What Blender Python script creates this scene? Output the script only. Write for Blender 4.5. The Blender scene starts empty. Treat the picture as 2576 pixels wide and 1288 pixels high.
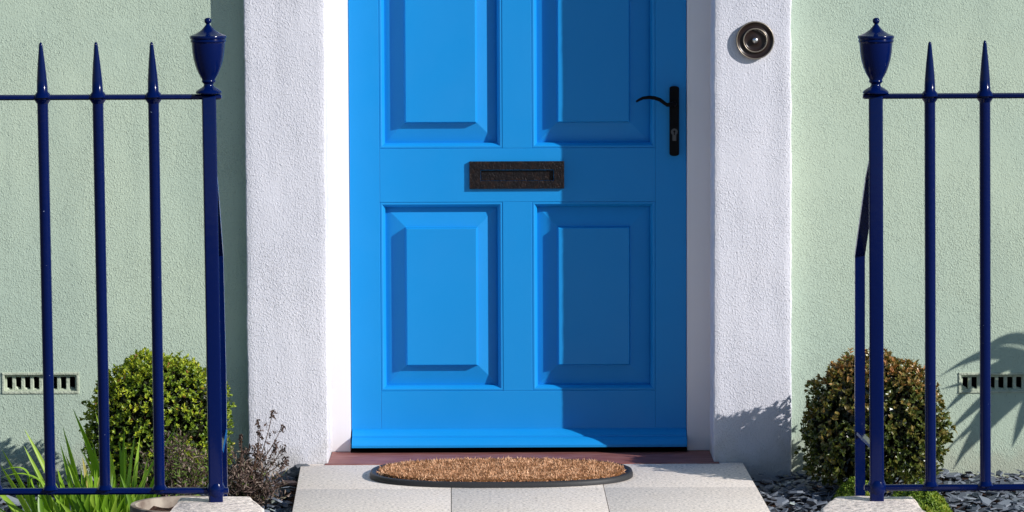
import bpy, bmesh, math, random
from mathutils import Vector, Matrix, noise
R = math.radians
scene = bpy.context.scene
COL = scene.collection
random.seed(11)

# ------------------------------------------------------------------ camera
F = 10000.0 / 2576.0                 # focal length in image widths
CAM_POS = Vector((0.0, -10.0, 1.4914))
CAM_ROT = Matrix.Rotation(R(84.5), 3, 'X') @ Matrix.Rotation(R(-0.23), 3, 'Z')
cd = bpy.data.cameras.new('camera')
cam = bpy.data.objects.new('camera', cd); COL.objects.link(cam)
cam.matrix_world = Matrix.Translation(CAM_POS) @ CAM_ROT.to_4x4()
cd.sensor_width = 36; cd.lens = 36 * F; cd.clip_start = 0.1; cd.clip_end = 500
scene.camera = cam

def ray(u, v):
    return CAM_ROT @ Vector(((u - 1288) / 10000, -(v - 644) / 10000, -1))
def at(u, v, Y):                     # point measured in the photo, standing at depth Y
    d = ray(u, v); return CAM_POS + d * ((Y - CAM_POS.y) / d.y)
def ground(u, v, z=0.0):             # point measured in the photo, lying at height z
    d = ray(u, v); return CAM_POS + d * ((z - CAM_POS.z) / d.z)

# ------------------------------------------------------------------ light
TAN_AZ, EL = 1.71, R(26.5)
az = math.atan(TAN_AZ)
SUN = Vector((math.sin(az) * math.cos(EL), -math.cos(az) * math.cos(EL), math.sin(EL)))
w = bpy.data.worlds.new('World'); scene.world = w; w.use_nodes = True
nt = w.node_tree; bg = nt.nodes['Background']
sky = nt.nodes.new('ShaderNodeTexSky'); sky.sky_type = 'NISHITA'; sky.sun_disc = False
sky.sun_elevation = EL; sky.sun_rotation = math.pi - az
sky.air_density = 1.0; sky.dust_density = 0.1; sky.ozone_density = 3.5
nt.links.new(sky.outputs[0], bg.inputs[0]); bg.inputs[1].default_value = 0.092
ld = bpy.data.lights.new('sun', 'SUN'); ld.energy = 5.0; ld.angle = R(0.5); ld.color = (1, 0.965, 0.93)
lo = bpy.data.objects.new('sun', ld); COL.objects.link(lo)
lo.rotation_mode = 'QUATERNION'; lo.rotation_quaternion = SUN.to_track_quat('Z', 'Y')
lo.location = (5, -4, 6)
scene.view_settings.view_transform = 'Standard'
scene.view_settings.look = 'None'
scene.view_settings.exposure = 0.0
scene.view_settings.gamma = 1.0

# ------------------------------------------------------------------ materials
class Mat:
    def __init__(s, name, base, rough=0.6, spec=0.5, coat=0.0, metal=0.0):
        s.m = bpy.data.materials.new(name); s.m.use_nodes = True
        s.nt = s.m.node_tree; s.p = s.nt.nodes['Principled BSDF']
        s.p.inputs['Base Color'].default_value = (*base, 1)
        s.p.inputs['Roughness'].default_value = rough
        s.p.inputs['Specular IOR Level'].default_value = spec
        s.p.inputs['Coat Weight'].default_value = coat
        s.p.inputs['Metallic'].default_value = metal
        s.base = base; s.tc = s.nt.nodes.new('ShaderNodeTexCoord')
        s.bump_in = None
    def n(s, t, **k):
        x = s.nt.nodes.new(t)
        for a, b in k.items():
            if a in x.inputs.keys(): x.inputs[a].default_value = b
            else: setattr(x, a, b)
        return x
    def l(s, a, b): s.nt.links.new(a, b)
    def vec(s, scale=(1, 1, 1)):
        mp = s.n('ShaderNodeMapping'); s.l(s.tc.outputs['Object'], mp.inputs[0])
        mp.inputs['Scale'].default_value = scale; return mp.outputs[0]
    def noise(s, scale, detail=3, stretch=(1, 1, 1), rough=0.5, dist=0.0):
        x = s.n('ShaderNodeTexNoise'); x.inputs['Scale'].default_value = scale
        x.inputs['Detail'].default_value = detail; x.inputs['Roughness'].default_value = rough
        x.inputs['Distortion'].default_value = dist
        s.l(s.vec(stretch), x.inputs['Vector']); return x.outputs['Fac']
    def ramp(s, fac, stops):
        x = s.n('ShaderNodeValToRGB'); s.l(fac, x.inputs[0]); e = x.color_ramp.elements
        while len(e) < len(stops): e.new(0.5)
        for i, (p, c) in enumerate(stops):
            e[i].position = p; e[i].color = (*c, 1) if len(c) == 3 else c
        return x.outputs[0]
    def bump(s, h, strength, dist):
        b = s.n('ShaderNodeBump'); b.inputs['Strength'].default_value = strength
        b.inputs['Distance'].default_value = dist; s.l(h, b.inputs['Height'])
        if s.bump_in: s.l(s.bump_in, b.inputs['Normal'])
        s.bump_in = b.outputs[0]; s.l(b.outputs[0], s.p.inputs['Normal'])
    def color(s, out): s.l(out, s.p.inputs['Base Color'])
    def mix(s, fac, a, b, mode='MIX'):
        x = s.n('ShaderNodeMix', data_type='RGBA', blend_type=mode)
        for inp, val in ((x.inputs[0], fac), (x.inputs[6], a), (x.inputs[7], b)):
            if isinstance(val, (int, float)): inp.default_value = val
            elif isinstance(val, tuple): inp.default_value = (*val, 1)
            else: s.l(val, inp)
        return x.outputs[2]
def sc3(c, k): return tuple(x * k for x in c)

def roughcast(name, base, stain, fine, amp):
    m = Mat(name, base, 0.85, 0.2)
    big = m.noise(2.2, 4)
    c = m.mix(m.ramp(big, [(0.35, (0, 0, 0)), (0.7, (1, 1, 1))]), sc3(base, 1.03), stain)
    st = m.noise(3.0, 5, (3.2, 3.2, 0.35), 0.6, 0.3)
    c = m.mix(m.ramp(st, [(0.52, (0, 0, 0)), (0.75, (0.6,) * 3)]), c, sc3(stain, 0.86))
    sx_ = m.n('ShaderNodeSeparateXYZ'); m.l(m.tc.outputs['Object'], sx_.inputs[0])
    ad = m.n('ShaderNodeMath', operation='MULTIPLY_ADD'); m.l(m.noise(14, 4), ad.inputs[0]); ad.inputs[1].default_value = 0.22; m.l(sx_.outputs[2], ad.inputs[2])
    c = m.mix(m.ramp(ad.outputs[0], [(0.10, (0.4,) * 3), (0.17, (0, 0, 0))]), c, (0.40, 0.36, 0.28))
    # fine scattered dark specks
    sp = m.noise(260, 2)
    c = m.mix(m.ramp(sp, [(0.24, (1, 1, 1)), (0.3, (0, 0, 0))]), c, sc3(base, 0.45))
    m.color(c)
    a = m.noise(fine, 2, (1, 1, 0.8), 0.6, 0.3)
    patch = m.ramp(m.noise(6, 3), [(0.34, (0.35,) * 3), (0.62, (1, 1, 1))])
    h = m.mix(1.0, m.ramp(a, [(0.50, (0, 0, 0)), (0.60, (0.7,) * 3), (0.72, (1, 1, 1))]), patch, 'MULTIPLY')
    m.bump(h, 0.85, amp)
    b = m.noise(fine * 0.55, 3, (1, 1, 0.7), 0.65, 0.6)
    m.bump(m.ramp(b, [(0.30, (0, 0, 0)), (0.42, (1, 1, 1))]), 0.55, amp)
    m.bump(m.noise(7, 3), 0.6, 0.006)
    return m

M_green = roughcast('green_masonry_paint', (0.515, 0.605, 0.47), (0.47, 0.575, 0.465), 265, 0.00125)
M_white = roughcast('white_masonry_paint', (0.74, 0.73, 0.78), (0.68, 0.68, 0.74), 225, 0.0014)
M_frame = Mat('white_gloss_paint', (0.80, 0.78, 0.80), 0.35, 0.5)
M_frame.bump(M_frame.noise(60, 2, (1, 1, 0.1)), 0.12, 0.001)
M_door = Mat('sky_blue_door_paint', (0.018, 0.27, 0.78), 0.48, 0.35)
M_door.color(M_door.mix(M_door.noise(5, 3), (0.003, 0.252, 0.64), (0.005, 0.268, 0.67)))
M_door.bump(M_door.noise(28, 3, (1, 1, 0.06)), 0.10, 0.0012)
M_door.bump(M_door.noise(190, 2, (1, 1, 0.035)), 0.10, 0.0004)
M_door.l(M_door.ramp(M_door.noise(9, 4), [(0.3, (0.40,) * 3), (0.7, (0.56,) * 3)]), M_door.p.inputs['Roughness'])
M_rail = Mat('navy_gloss_paint', (0.0002, 0.0062, 0.062), 0.16, 0.2, 0.0)
rr = M_rail.noise(140, 2)
M_rail.color(M_rail.mix(M_rail.ramp(rr, [(0.775, (0, 0, 0)), (0.80, (1, 1, 1))]), (0.0002, 0.0062, 0.062), (0.25, 0.3, 0.42)))
M_rail.bump(M_rail.noise(55, 3), 0.35, 0.0012)
M_iron = Mat('hammered_black_iron', (0.028, 0.022, 0.022), 0.45, 0.22)
M_iron.bump(M_iron.noise(210, 2, (1, 1, 0.6), 0.5, 0.8), 1.0, 0.0022)
M_iron.color(M_iron.mix(M_iron.ramp(M_iron.noise(70, 3), [(0.5, (0, 0, 0)), (0.75, (1, 1, 1))]), (0.008, 0.006, 0.007), (0.026, 0.013, 0.009)))
M_black = Mat('black_handle_paint', (0.002, 0.002, 0.003), 0.5, 0.12)
M_steel = Mat('lock_steel', (0.10, 0.10, 0.10), 0.5, 0.4, 0, 0.5)
M_bell = Mat('dark_bronze', (0.022, 0.013, 0.011), 0.3, 0.35)
M_bellrim = Mat('worn_nickel', (0.34, 0.29, 0.23), 0.38, 0.4, 0, 0.7)
M_button = Mat('bright_button', (0.8, 0.8, 0.8), 0.28, 0.5, 0, 1.0)
M_sill = Mat('oxide_red_sill', (0.17, 0.05, 0.04), 0.6, 0.4)
M_sill.color(M_sill.mix(M_sill.ramp(M_sill.noise(26, 4, (0.5, 2, 1)), [(0.4, (0, 0, 0)), (0.72, (0.8,) * 3)]), (0.22, 0.070, 0.058), (0.37, 0.17, 0.145)))
M_sill.bump(M_sill.noise(70, 3, (0.4, 2, 1)), 0.4, 0.002)
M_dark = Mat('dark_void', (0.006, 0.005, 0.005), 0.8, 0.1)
M_coir = Mat('coir_fibre', (0.5, 0.25, 0.11), 0.85, 0.15)
M_coirbase = Mat('coir_base', (0.20, 0.09, 0.035), 0.95, 0.1)
M_rubber = Mat('black_rubber', (0.03, 0.03, 0.032), 0.55, 0.35)
M_rubber.bump(M_rubber.noise(80, 3), 0.3, 0.001)
def granite(name, base, k):
    m = Mat(name, base, 0.75, 0.3)
    a = m.noise(135 * k, 3, (1, 1, 1), 0.7)
    c = m.ramp(a, [(0.34, sc3(base, 0.45)), (0.43, sc3(base, 0.88)), (0.54, sc3(base, 1.0)), (0.64, sc3(base, 1.25))])
    c = m.mix(m.ramp(m.noise(7, 4), [(0.4, (0, 0, 0)), (0.9, (.4,) * 3)]), c, m.mix(1.0, c, (0.95, 0.91, 0.86), 'MULTIPLY'))
    c = m.mix(m.ramp(m.noise(3.2, 3, (0.35, 5.5, 1), 0.5, 0.8), [(0.6, (0, 0, 0)), (0.75, (0.3,) * 3)]), c, (0.90, 0.84, 0.78))  # pale streaks of reflected light put into the stone colour
    m.color(c); m.bump(m.noise(330 * k, 3), 0.5, 0.0012)
    return m
M_slab = granite('speckled_granite', (0.79, 0.71, 0.635), 1.0)
M_stone = granite('rough_granite', (0.90, 0.79, 0.71), 0.8)
M_stone.bump(M_stone.noise(45, 4), 0.7, 0.008)
M_soil = Mat('dark_soil', (0.035, 0.02, 0.015), 0.95, 0.1)
M_soil.color(M_soil.ramp(M_soil.noise(60, 4), [(0.35, (0.015, 0.008, 0.006)), (0.7, (0.10, 0.055, 0.04))]))
M_soil.bump(M_soil.noise(45, 4), 1.0, 0.02)
M_ground = Mat('ground_paving', (0.22, 0.21, 0.2), 0.9, 0.2)
M_ground.color(M_ground.ramp(M_ground.noise(12, 5), [(0.3, (0.16, 0.15, 0.145)), (0.7, (0.27, 0.26, 0.25))]))
M_ground.bump(M_ground.noise(90, 3), 0.5, 0.004)
M_pot = Mat('weathered_pot', (0.3, 0.24, 0.19), 0.75, 0.3)
M_pot.color(M_pot.ramp(M_pot.noise(22, 4), [(0.35, (0.13, 0.09, 0.07)), (0.65, (0.42, 0.36, 0.29))]))
M_pot.bump(M_pot.noise(60, 3), 0.4, 0.002)
M_twig = Mat('dry_twig', (0.11, 0.065, 0.045), 0.85, 0.2)
M_bark = Mat('brown_bark', (0.07, 0.04, 0.025), 0.9, 0.2)
M_rock = Mat('slate_rock', (0.12, 0.13, 0.145), 0.7, 0.3)
M_rock.bump(M_rock.noise(30, 4, (1, 1, 3)), 0.7, 0.01)

def tinted(name, stops, rough=0.5, transl=0.0, spec=0.4):
    """colour read from a per-leaf / per-chip random value"""
    m = Mat(name, stops[0][1], rough, spec)
    at_ = m.n('ShaderNodeAttribute'); at_.attribute_name = 'tint'
    c = m.ramp(at_.outputs['Fac'], stops); m.color(c)
    if transl:
        tr = m.n('ShaderNodeBsdfTranslucent'); m.l(m.mix(1.0, c, (1.0, 1.0, 0.45), 'MULTIPLY'), tr.inputs[0])
        mx = m.n('ShaderNodeMixShader'); mx.inputs[0].default_value = transl
        m.l(m.p.outputs[0], mx.inputs[1]); m.l(tr.outputs[0], mx.inputs[2])
        m.l(mx.outputs[0], m.nt.nodes['Material Output'].inputs['Surface'])
    return m
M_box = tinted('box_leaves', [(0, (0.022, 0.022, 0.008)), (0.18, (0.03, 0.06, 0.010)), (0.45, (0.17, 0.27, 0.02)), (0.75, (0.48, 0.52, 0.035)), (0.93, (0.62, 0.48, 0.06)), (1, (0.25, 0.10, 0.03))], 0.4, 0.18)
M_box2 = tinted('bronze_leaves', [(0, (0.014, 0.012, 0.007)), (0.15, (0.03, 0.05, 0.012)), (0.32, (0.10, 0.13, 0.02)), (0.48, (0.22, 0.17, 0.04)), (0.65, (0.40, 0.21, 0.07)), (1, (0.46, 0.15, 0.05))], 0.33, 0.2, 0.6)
M_blade = tinted('sword_leaf', [(0, (0.07, 0.18, 0.014)), (0.5, (0.24, 0.44, 0.03)), (0.93, (0.42, 0.60, 0.08)), (1, (0.65, 0.55, 0.18))], 0.36, 0.4)
M_cord = tinted('broad_leaf', [(0, (0.05, 0.10, 0.03)), (1, (0.09, 0.16, 0.05))], 0.45, 0.15)
M_cover = tinted('mossy_leaf', [(0, (0.08, 0.16, 0.02)), (0.6, (0.22, 0.33, 0.03)), (1, (0.42, 0.42, 0.05))], 0.5, 0.3)
M_dry = tinted('dry_leaf', [(0, (0.06, 0.036, 0.03)), (0.5, (0.20, 0.135, 0.115)), (0.84, (0.46, 0.37, 0.30)), (0.86, (0.08, 0.14, 0.025)), (1, (0.18, 0.25, 0.04))], 0.8, 0.15)
M_head = tinted('dry_seed_head', [(0, (0.03, 0.014, 0.012)), (1, (0.10, 0.05, 0.035))], 0.85)
M_slate = tinted('slate_chips', [(0, (0.05, 0.06, 0.08)), (0.6, (0.13, 0.15, 0.185)), (0.9, (0.25, 0.28, 0.32)), (0.97, (0.42, 0.48, 0.42)), (1, (0.3, 0.16, 0.13))], 0.6, 0, 0.4)

# ------------------------------------------------------------------ builders
def link(o, parent):
    COL.objects.link(o)
    if parent is not None:
        o.parent = parent; o.matrix_parent_inverse = Matrix.Translation(-parent.location)
    return o
def empty(name, loc, label, cat, group=None):
    o = bpy.data.objects.new(name, None); o.location = loc; o.empty_display_size = 0.1
    COL.objects.link(o); return tag(o, label, cat, group)
def tag(o, label=None, cat=None, group=None, kind=None):
    for k, v in (('label', label), ('category', cat), ('group', group), ('kind', kind)):
        if v: o[k] = v
    return o
class MB:
    """collects shapes and links them as ONE mesh object"""
    def __init__(s): s.bm = bmesh.new(); s.tl = s.bm.faces.layers.float.new('tint')
    def faces(s, vs, fs, tint=0.0):
        V = [s.bm.verts.new(v) for v in vs]
        for f in fs:
            try:
                q = s.bm.faces.new([V[i] for i in f]); q[s.tl] = tint
            except ValueError: pass
        return V
    def box(s, lo, hi, bev=0.0, seg=2):
        x0, y0, z0 = lo; x1, y1, z1 = hi
        s.hexa([(x0, y0, z0), (x1, y0, z0), (x1, y1, z0), (x0, y1, z0), (x0, y0, z1), (x1, y0, z1), (x1, y1, z1), (x0, y1, z1)], bev, seg)
    def hexa(s, P, bev=0.0, seg=2):
        fs = [(0, 3, 2, 1), (4, 5, 6, 7), (0, 1, 5, 4), (1, 2, 6, 5), (2, 3, 7, 6), (3, 0, 4, 7)]
        V = s.faces(P, fs)
        if bev: s.bev(V, bev, seg)
    def bev(s, V, bev, seg):
        E = set()
        for v in V:
            for e in v.link_edges: E.add(e)
        bmesh.ops.bevel(s.bm, geom=list(E) + V, offset=bev, segments=seg, affect='EDGES', profile=0.6)
    def prism(s, pts, z0, z1, bev=0.0):
        n = len(pts)
        P = [(x, y, z0) for x, y in pts] + [(x, y, z1) for x, y in pts]
        fs = [tuple(range(n))[::-1], tuple(range(n, 2 * n))] + [(i, (i + 1) % n, n + (i + 1) % n, n + i) for i in range(n)]
        V = s.faces(P, fs)
        if bev: s.bev(V, bev, 3)
    def tube(s, pts, rad, n=10, cap=True, sq=None, up=None, tint=0.0):
        """swept tube; rad number or list; sq=(a,b) scales the section"""
        pts = [Vector(p) for p in pts]; m = len(pts)
        rads = rad if isinstance(rad, (list, tuple)) else [rad] * m
        rings = []
        ref = Vector(up) if up else None
        for i, p in enumerate(pts):
            d = (pts[min(i + 1, m - 1)] - pts[max(i - 1, 0)]).normalized()
            a = ref if ref else (Vector((0, 0, 1)) if abs(d.z) < 0.9 else Vector((0, 1, 0)))
            x = d.cross(a).normalized(); y = x.cross(d).normalized()
            sx, sy = sq or (1, 1)
            rings.append([s.bm.verts.new(p + (x * math.cos(t) * sx + y * math.sin(t) * sy) * rads[i]) for t in [2 * math.pi * (k + .5) / n for k in range(n)]])
        for A, B in zip(rings, rings[1:]):
            for k in range(n):
                q = s.bm.faces.new((A[k], A[(k + 1) % n], B[(k + 1) % n], B[k])); q[s.tl] = tint
        if cap:
            for r_, rev in ((rings[0], True), (rings[-1], False)):
                q = s.bm.faces.new(r_[::-1] if rev else r_); q[s.tl] = tint
    def lathe(s, prof, c, axis='Z', n=32):
        """prof: (radius, height)"""
        c = Vector(c); rings = []
        for r_, h in prof:
            ring = []
            for k in range(n):
                t = 2 * math.pi * k / n
                o = Vector((r_ * math.cos(t), r_ * math.sin(t), h)) if axis == 'Z' else Vector((r_ * math.cos(t), -h, r_ * math.sin(t)))
                ring.append(s.bm.verts.new(c + o))
            rings.append(ring)
        for A, B in zip(rings, rings[1:]):
            for k in range(n): s.bm.faces.new((A[k], A[(k + 1) % n], B[(k + 1) % n], B[k]))
        s.bm.faces.new(rings[0][::-1]); s.bm.faces.new(rings[-1])
    def build(s, name, m, parent=None, smooth=False, angle=None):
        bmesh.ops.recalc_face_normals(s.bm, faces=s.bm.faces[:]) if len(s.bm.faces) < 60000 and not getattr(s, 'raw', False) else None
        me = bpy.data.meshes.new(name); s.bm.to_mesh(me); s.bm.free()
        me.materials.append(m.m)
        if smooth or angle: me.shade_smooth()
        if angle: me.set_sharp_from_angle(angle=R(angle))
        return link(bpy.data.objects.new(name, me), parent)

class Leaves:
    """plain vertex/face lists with a tint per face"""
    def __init__(s): s.v = []; s.f = []; s.t = []
    def leaf(s, base, d, nrm, L, W, tint, fold=0.25, bend=0.0):
        d = d.normalized(); x = d.cross(nrm)
        if x.length < 1e-4: x = d.cross(Vector((0.3, 0.5, 0.8)))
        x.normalize(); n = x.cross(d).normalized()
        i = len(s.v)
        p1 = base + d * L * 0.38; p2 = base + d * L * 0.75 - n * bend * L * 0.4; p3 = base + d * L - n * bend * L
        s.v += [base, p1 + x * W * .5 + n * W * fold, p1, p1 - x * W * .5 + n * W * fold, p2 + x * W * .38 + n * W * fold * .7, p2, p2 - x * W * .38 + n * W * fold * .7, p3]
        s.f += [(i, i + 2, i + 1), (i, i + 3, i + 2), (i + 1, i + 2, i + 5, i + 4), (i + 2, i + 3, i + 6, i + 5), (i + 4, i + 5, i + 7), (i + 5, i + 6, i + 7)]
        s.t += [tint] * 6
    def strap(s, pts, W, tint, side=None, fold=0.22):
        """long sword leaf along a centre line"""
        m = len(pts); i0 = len(s.v)
        for i, p in enumerate(pts):
            t = i / (m - 1)
            w_ = W * (0.55 + 0.45 * math.sin(min(t / 0.45, 1) * math.pi / 2)) * (1 - max(0, (t - 0.5) / 0.5) ** 1.8) + 0.0004
            d = (pts[min(i + 1, m - 1)] - pts[max(i - 1, 0)]).normalized()
            x = side - d * side.dot(d); x.normalize(); n = x.cross(d)
            s.v += [p + x * w_ * .5 + n * w_ * fold, p, p - x * w_ * .5 + n * w_ * fold]
        for i in range(m - 1):
            a = i0 + i * 3; b = a + 3
            s.f += [(a, a + 1, b + 1, b), (a + 1, a + 2, b + 2, b + 1)]; s.t += [tint] * 2
    def poly(s, vs, fs, tint):
        i = len(s.v); s.v += vs; s.f += [tuple(i + k for k in f) for f in fs]; s.t += [tint] * len(fs)
    def twig(s, pts, r, tint, n=3):
        i0 = len(s.v); m = len(pts)
        for i, p in enumerate(pts):
            d = (pts[min(i + 1, m - 1)] - pts[max(i - 1, 0)]).normalized()
            x = d.cross(Vector((0.2, 0.9, 0.1))).normalized(); y = x.cross(d); rr_ = r * (1 - 0.55 * i / (m - 1))
            for k in range(n):
                t = 2 * math.pi * k / n; s.v.append(p + (x * math.cos(t) + y * math.sin(t)) * rr_)
        for i in range(m - 1):
            for k in range(n):
                a = i0 + i * n; s.f.append((a + k, a + (k + 1) % n, a + n + (k + 1) % n, a + n + k)); s.t.append(tint)
    def build(s, name, m, parent=None, smooth=False):
        me = bpy.data.meshes.new(name); me.from_pydata([tuple(v) for v in s.v], [], s.f)
        a = me.attributes.new('tint', 'FLOAT', 'FACE'); a.data.foreach_set('value', s.t)
        me.materials.append(m.m)
        if smooth: me.shade_smooth()
        return link(bpy.data.objects.new(name, me), parent)
def rv(): 
    return Vector((random.gauss(0, 1), random.gauss(0, 1), random.gauss(0, 1))).normalized()
U = random.uniform

# ------------------------------------------------------------------ depths (m, from the front of the white surround)
YW, YF, YD = 0.052, 0.195, 0.225      # green wall, door frame, door face
YR = -2.0                            # railings
ZG = -0.055                          # soil level

# ------------------------------------------------------------------ ground
mb = MB(); mb.faces([(-60, -60, ZG), (60, -60, ZG), (60, 60, ZG), (-60, 60, ZG)], [(0, 1, 2, 3)])
g = mb.build('ground', M_ground); tag(g, kind='structure')

# ------------------------------------------------------------------ house
house = empty('house', (0, 0.3, ZG), 'pale green rendered house front with white surround and bright blue front door', 'house')
xl0, xl1 = at(613, 0, 0).x, at(811, 0, 0).x
PL0 = (at(613, 0, 0), at(625, 1160, 0)); PL1 = (at(808, 0, 0), at(820, 1160, 0))
PR0 = (at(1797, 1160, 0), at(1797, 0, 0)); PR1 = (at(1990, 1160, 0), at(1990, 0, 0))
FXL, FXR = at(830, 600, YF).x, at(1786, 600, YF).x      # inside faces of the surround
DXL, DXR = at(879, 600, YD).x, at(1728, 600, YD).x      # door edges
# green wall with openings (doorway, two air bricks)
v1a, v1b = at(5, 991, YW), at(199, 936, YW)
v2a, v2b = at(2411, 989, YW), at(2605, 936, YW)
holes = [(FXL - 0.1, -0.2, FXR + 0.1, 2.05), (v1a.x + .006, v1a.z + .006, v1b.x - .006, v1b.z - .006), (v2a.x + .006, v2a.z + .006, v2b.x - .006, v2b.z - .006)]
xs = sorted({-4.0, 4.0} | {h[0] for h in holes} | {h[2] for h in holes})
zs = sorted({-0.3, 5.2} | {h[1] for h in holes if h[1] > -.1} | {h[3] for h in holes})
mb = MB(); vc = {}
def gv(x, y, z):
    k = (round(x, 5), round(y, 5), round(z, 5))
    if k not in vc: vc[k] = mb.bm.verts.new(k)
    return vc[k]
def solid(i, j):
    if i < 0 or j < 0 or i >= len(xs) - 1 or j >= len(zs) - 1: return False
    cx, cz = (xs[i] + xs[i + 1]) / 2, (zs[j] + zs[j + 1]) / 2
    return not any(h[0] < cx < h[2] and h[1] < cz < h[3] for h in holes)
for i in range(len(xs) - 1):
    for j in range(len(zs) - 1):
        if not solid(i, j): continue
        x0, x1, z0, z1 = xs[i], xs[i + 1], zs[j], zs[j + 1]
        for y in (YW, YW + .3): mb.bm.faces.new((gv(x0, y, z0), gv(x1, y, z0), gv(x1, y, z1), gv(x0, y, z1)))
        for (di, dj, A, B) in ((-1, 0, (x0, z0), (x0, z1)), (1, 0, (x1, z0), (x1, z1)), (0, -1, (x0, z0), (x1, z0)), (0, 1, (x0, z1), (x1, z1))):
            if not solid(i + di, j + dj):
                mb.bm.faces.new((gv(A[0], YW, A[1]), gv(B[0], YW, B[1]), gv(B[0], YW + .3, B[1]), gv(A[0], YW + .3, A[1])))
tag(mb.build('wall', M_green, house), 'pale green roughcast wall')
# roof slab far above, shuts the house
mb = MB(); mb.hexa([(-4.2, -.25, 5.2), (4.2, -.25, 5.2), (4.2, 6, 5.2), (-4.2, 6, 5.2), (-4.2, -.25, 5.3), (4.2, -.25, 5.3), (4.2, 3, 7.2), (-4.2, 3, 7.2)])
mb.build('roof', M_rock, house)
mb = MB(); mb.box((-4, YW + .31, -.3), (4, 5.9, 5.15)); mb.build('dark_interior', M_dark, house)

def surround(name, x0b, x0t, x1b, x1t, ztop, outer, label):
    """white rendered strip; wavy hand-rendered arrises"""
    mb = MB(); zb = -0.08; nz = 330; prev = None; ref0, ref1 = 0.0, 1.17
    for i in range(nz + 1):
        z = zb + (ztop - zb) * i / nz; t = min((z - ref0) / (ref1 - ref0), 1.4)
        a = x0b + (x0t - x0b) * t; b = x1b + (x1t - x1b) * t
        wa = (noise.noise((z * 26, 1.3 + x0b, 0)) * .0013 + noise.noise((z * 90, 7.1 + x0b, 0)) * .0010 + noise.noise((z * 4, 2 + x0b, 0)) * .0014)
        wb = (noise.noise((z * 26, 9.3 + x0b, 4)) * .0013 + noise.noise((z * 90, 3.1 + x0b, 0)) * .0010 + noise.noise((z * 4, 5 + x0b, 0)) * .0014)
        a += wa; b += wb
        back = YF + .05
        # outer side slopes a little so that it shows
        oa, ob = (.000, .0045 + noise.noise((z * 14, 1, 5)) * .002) if outer == 'R' else (.0, .0)
        ra = 0.0035
        sec = [(a - oa, back), (a - oa, YW), (a, ra), (a + ra * .3, ra * .3), (a + ra, 0)]
        for k in range(1, 12): sec.append((a + ra + (b - a - 2 * ra) * k / 12, noise.noise((k * .8, z * 5, x0b)) * .0012))
        sec += [(b - ra, 0), (b - ra * .3, ra * .3), (b, ra), (b + ob, YW + .001), (b + ob, back)]
        ring = [mb.bm.verts.new((x, y, z)) for x, y in sec]
        if prev:
            for k in range(len(ring) - 1): mb.bm.faces.new((prev[k], prev[k + 1], ring[k + 1], ring[k]))
            mb.bm.faces.new((prev[-1], prev[0], ring[0], ring[-1]))
        else: mb.bm.faces.new(ring)
        prev = ring
    mb.bm.faces.new(prev[::-1])
    return tag(mb.build(name, M_white, house, angle=50), label)
surround('door_surround', PL0[1].x, PL0[0].x, FXL, FXL, 2.08, 'L', 'white roughcast pillar left of the door')
surround('door_surround', FXR, FXR, PR1[0].x, PR1[1].x, 2.08, 'R', 'white roughcast pillar carrying the round doorbell')
mb = MB(); mb.box((PL0[0].x - .002, -.004, 2.08), (PR1[0].x + .002, YF + .05, 2.3), .004); mb.build('lintel', M_white, house)
# door frame
ZS = 0.002
mb = MB()
mb.box((FXL - .004, YF, ZS), (DXL + .0005, YF + .09, 2.07), .003)
mb.box((DXR - .0005, YF, ZS), (FXR + .004, YF + .09, 2.07), .003)
mb.box((DXL + .0005, YF + .001, 2.02), (DXR - .0005, YF + .09, 2.07), .003)
tag(mb.build('door_frame', M_frame, house, angle=40), 'smooth white wooden frame around the blue door')
# sill
s0, s1 = ground(818, 1166, 0), ground(1806, 1161, 0)
mb = MB(); P = [(s0.x, -.004), (s1.x, -.004), (s1.x, .0), (FXR - .0015, .006), (FXR - .0015, .34), (FXL + .0015, .34), (FXL + .0015, .006), (s0.x, .0)]
P = [(s0.x, -.02), (s1.x + .002, -.02), (s1.x + .002, -.0035), (FXR - .0006, -.003), (FXR - .0006, YF + .004), (FXL + .0006, YF + .004), (FXL + .0006, -.003), (s0.x, -.0035)]
mb.prism(P, -.05, ZS, .0015)
tag(mb.build('door_sill', M_sill, house, angle=40), 'worn red brown sill below the blue door')
mb = MB(); mb.box((FXL + .002, YF + .0045, -.06), (FXR - .002, .36, -.012)); mb.box((DXL + .001, .178, -.012), (DXR - .001, YD + .03, ZS + .0015)); mb.build('shaded_gap_strip', M_dark, house)  # near-black strip painted in for the shadowed gap under the door
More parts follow.
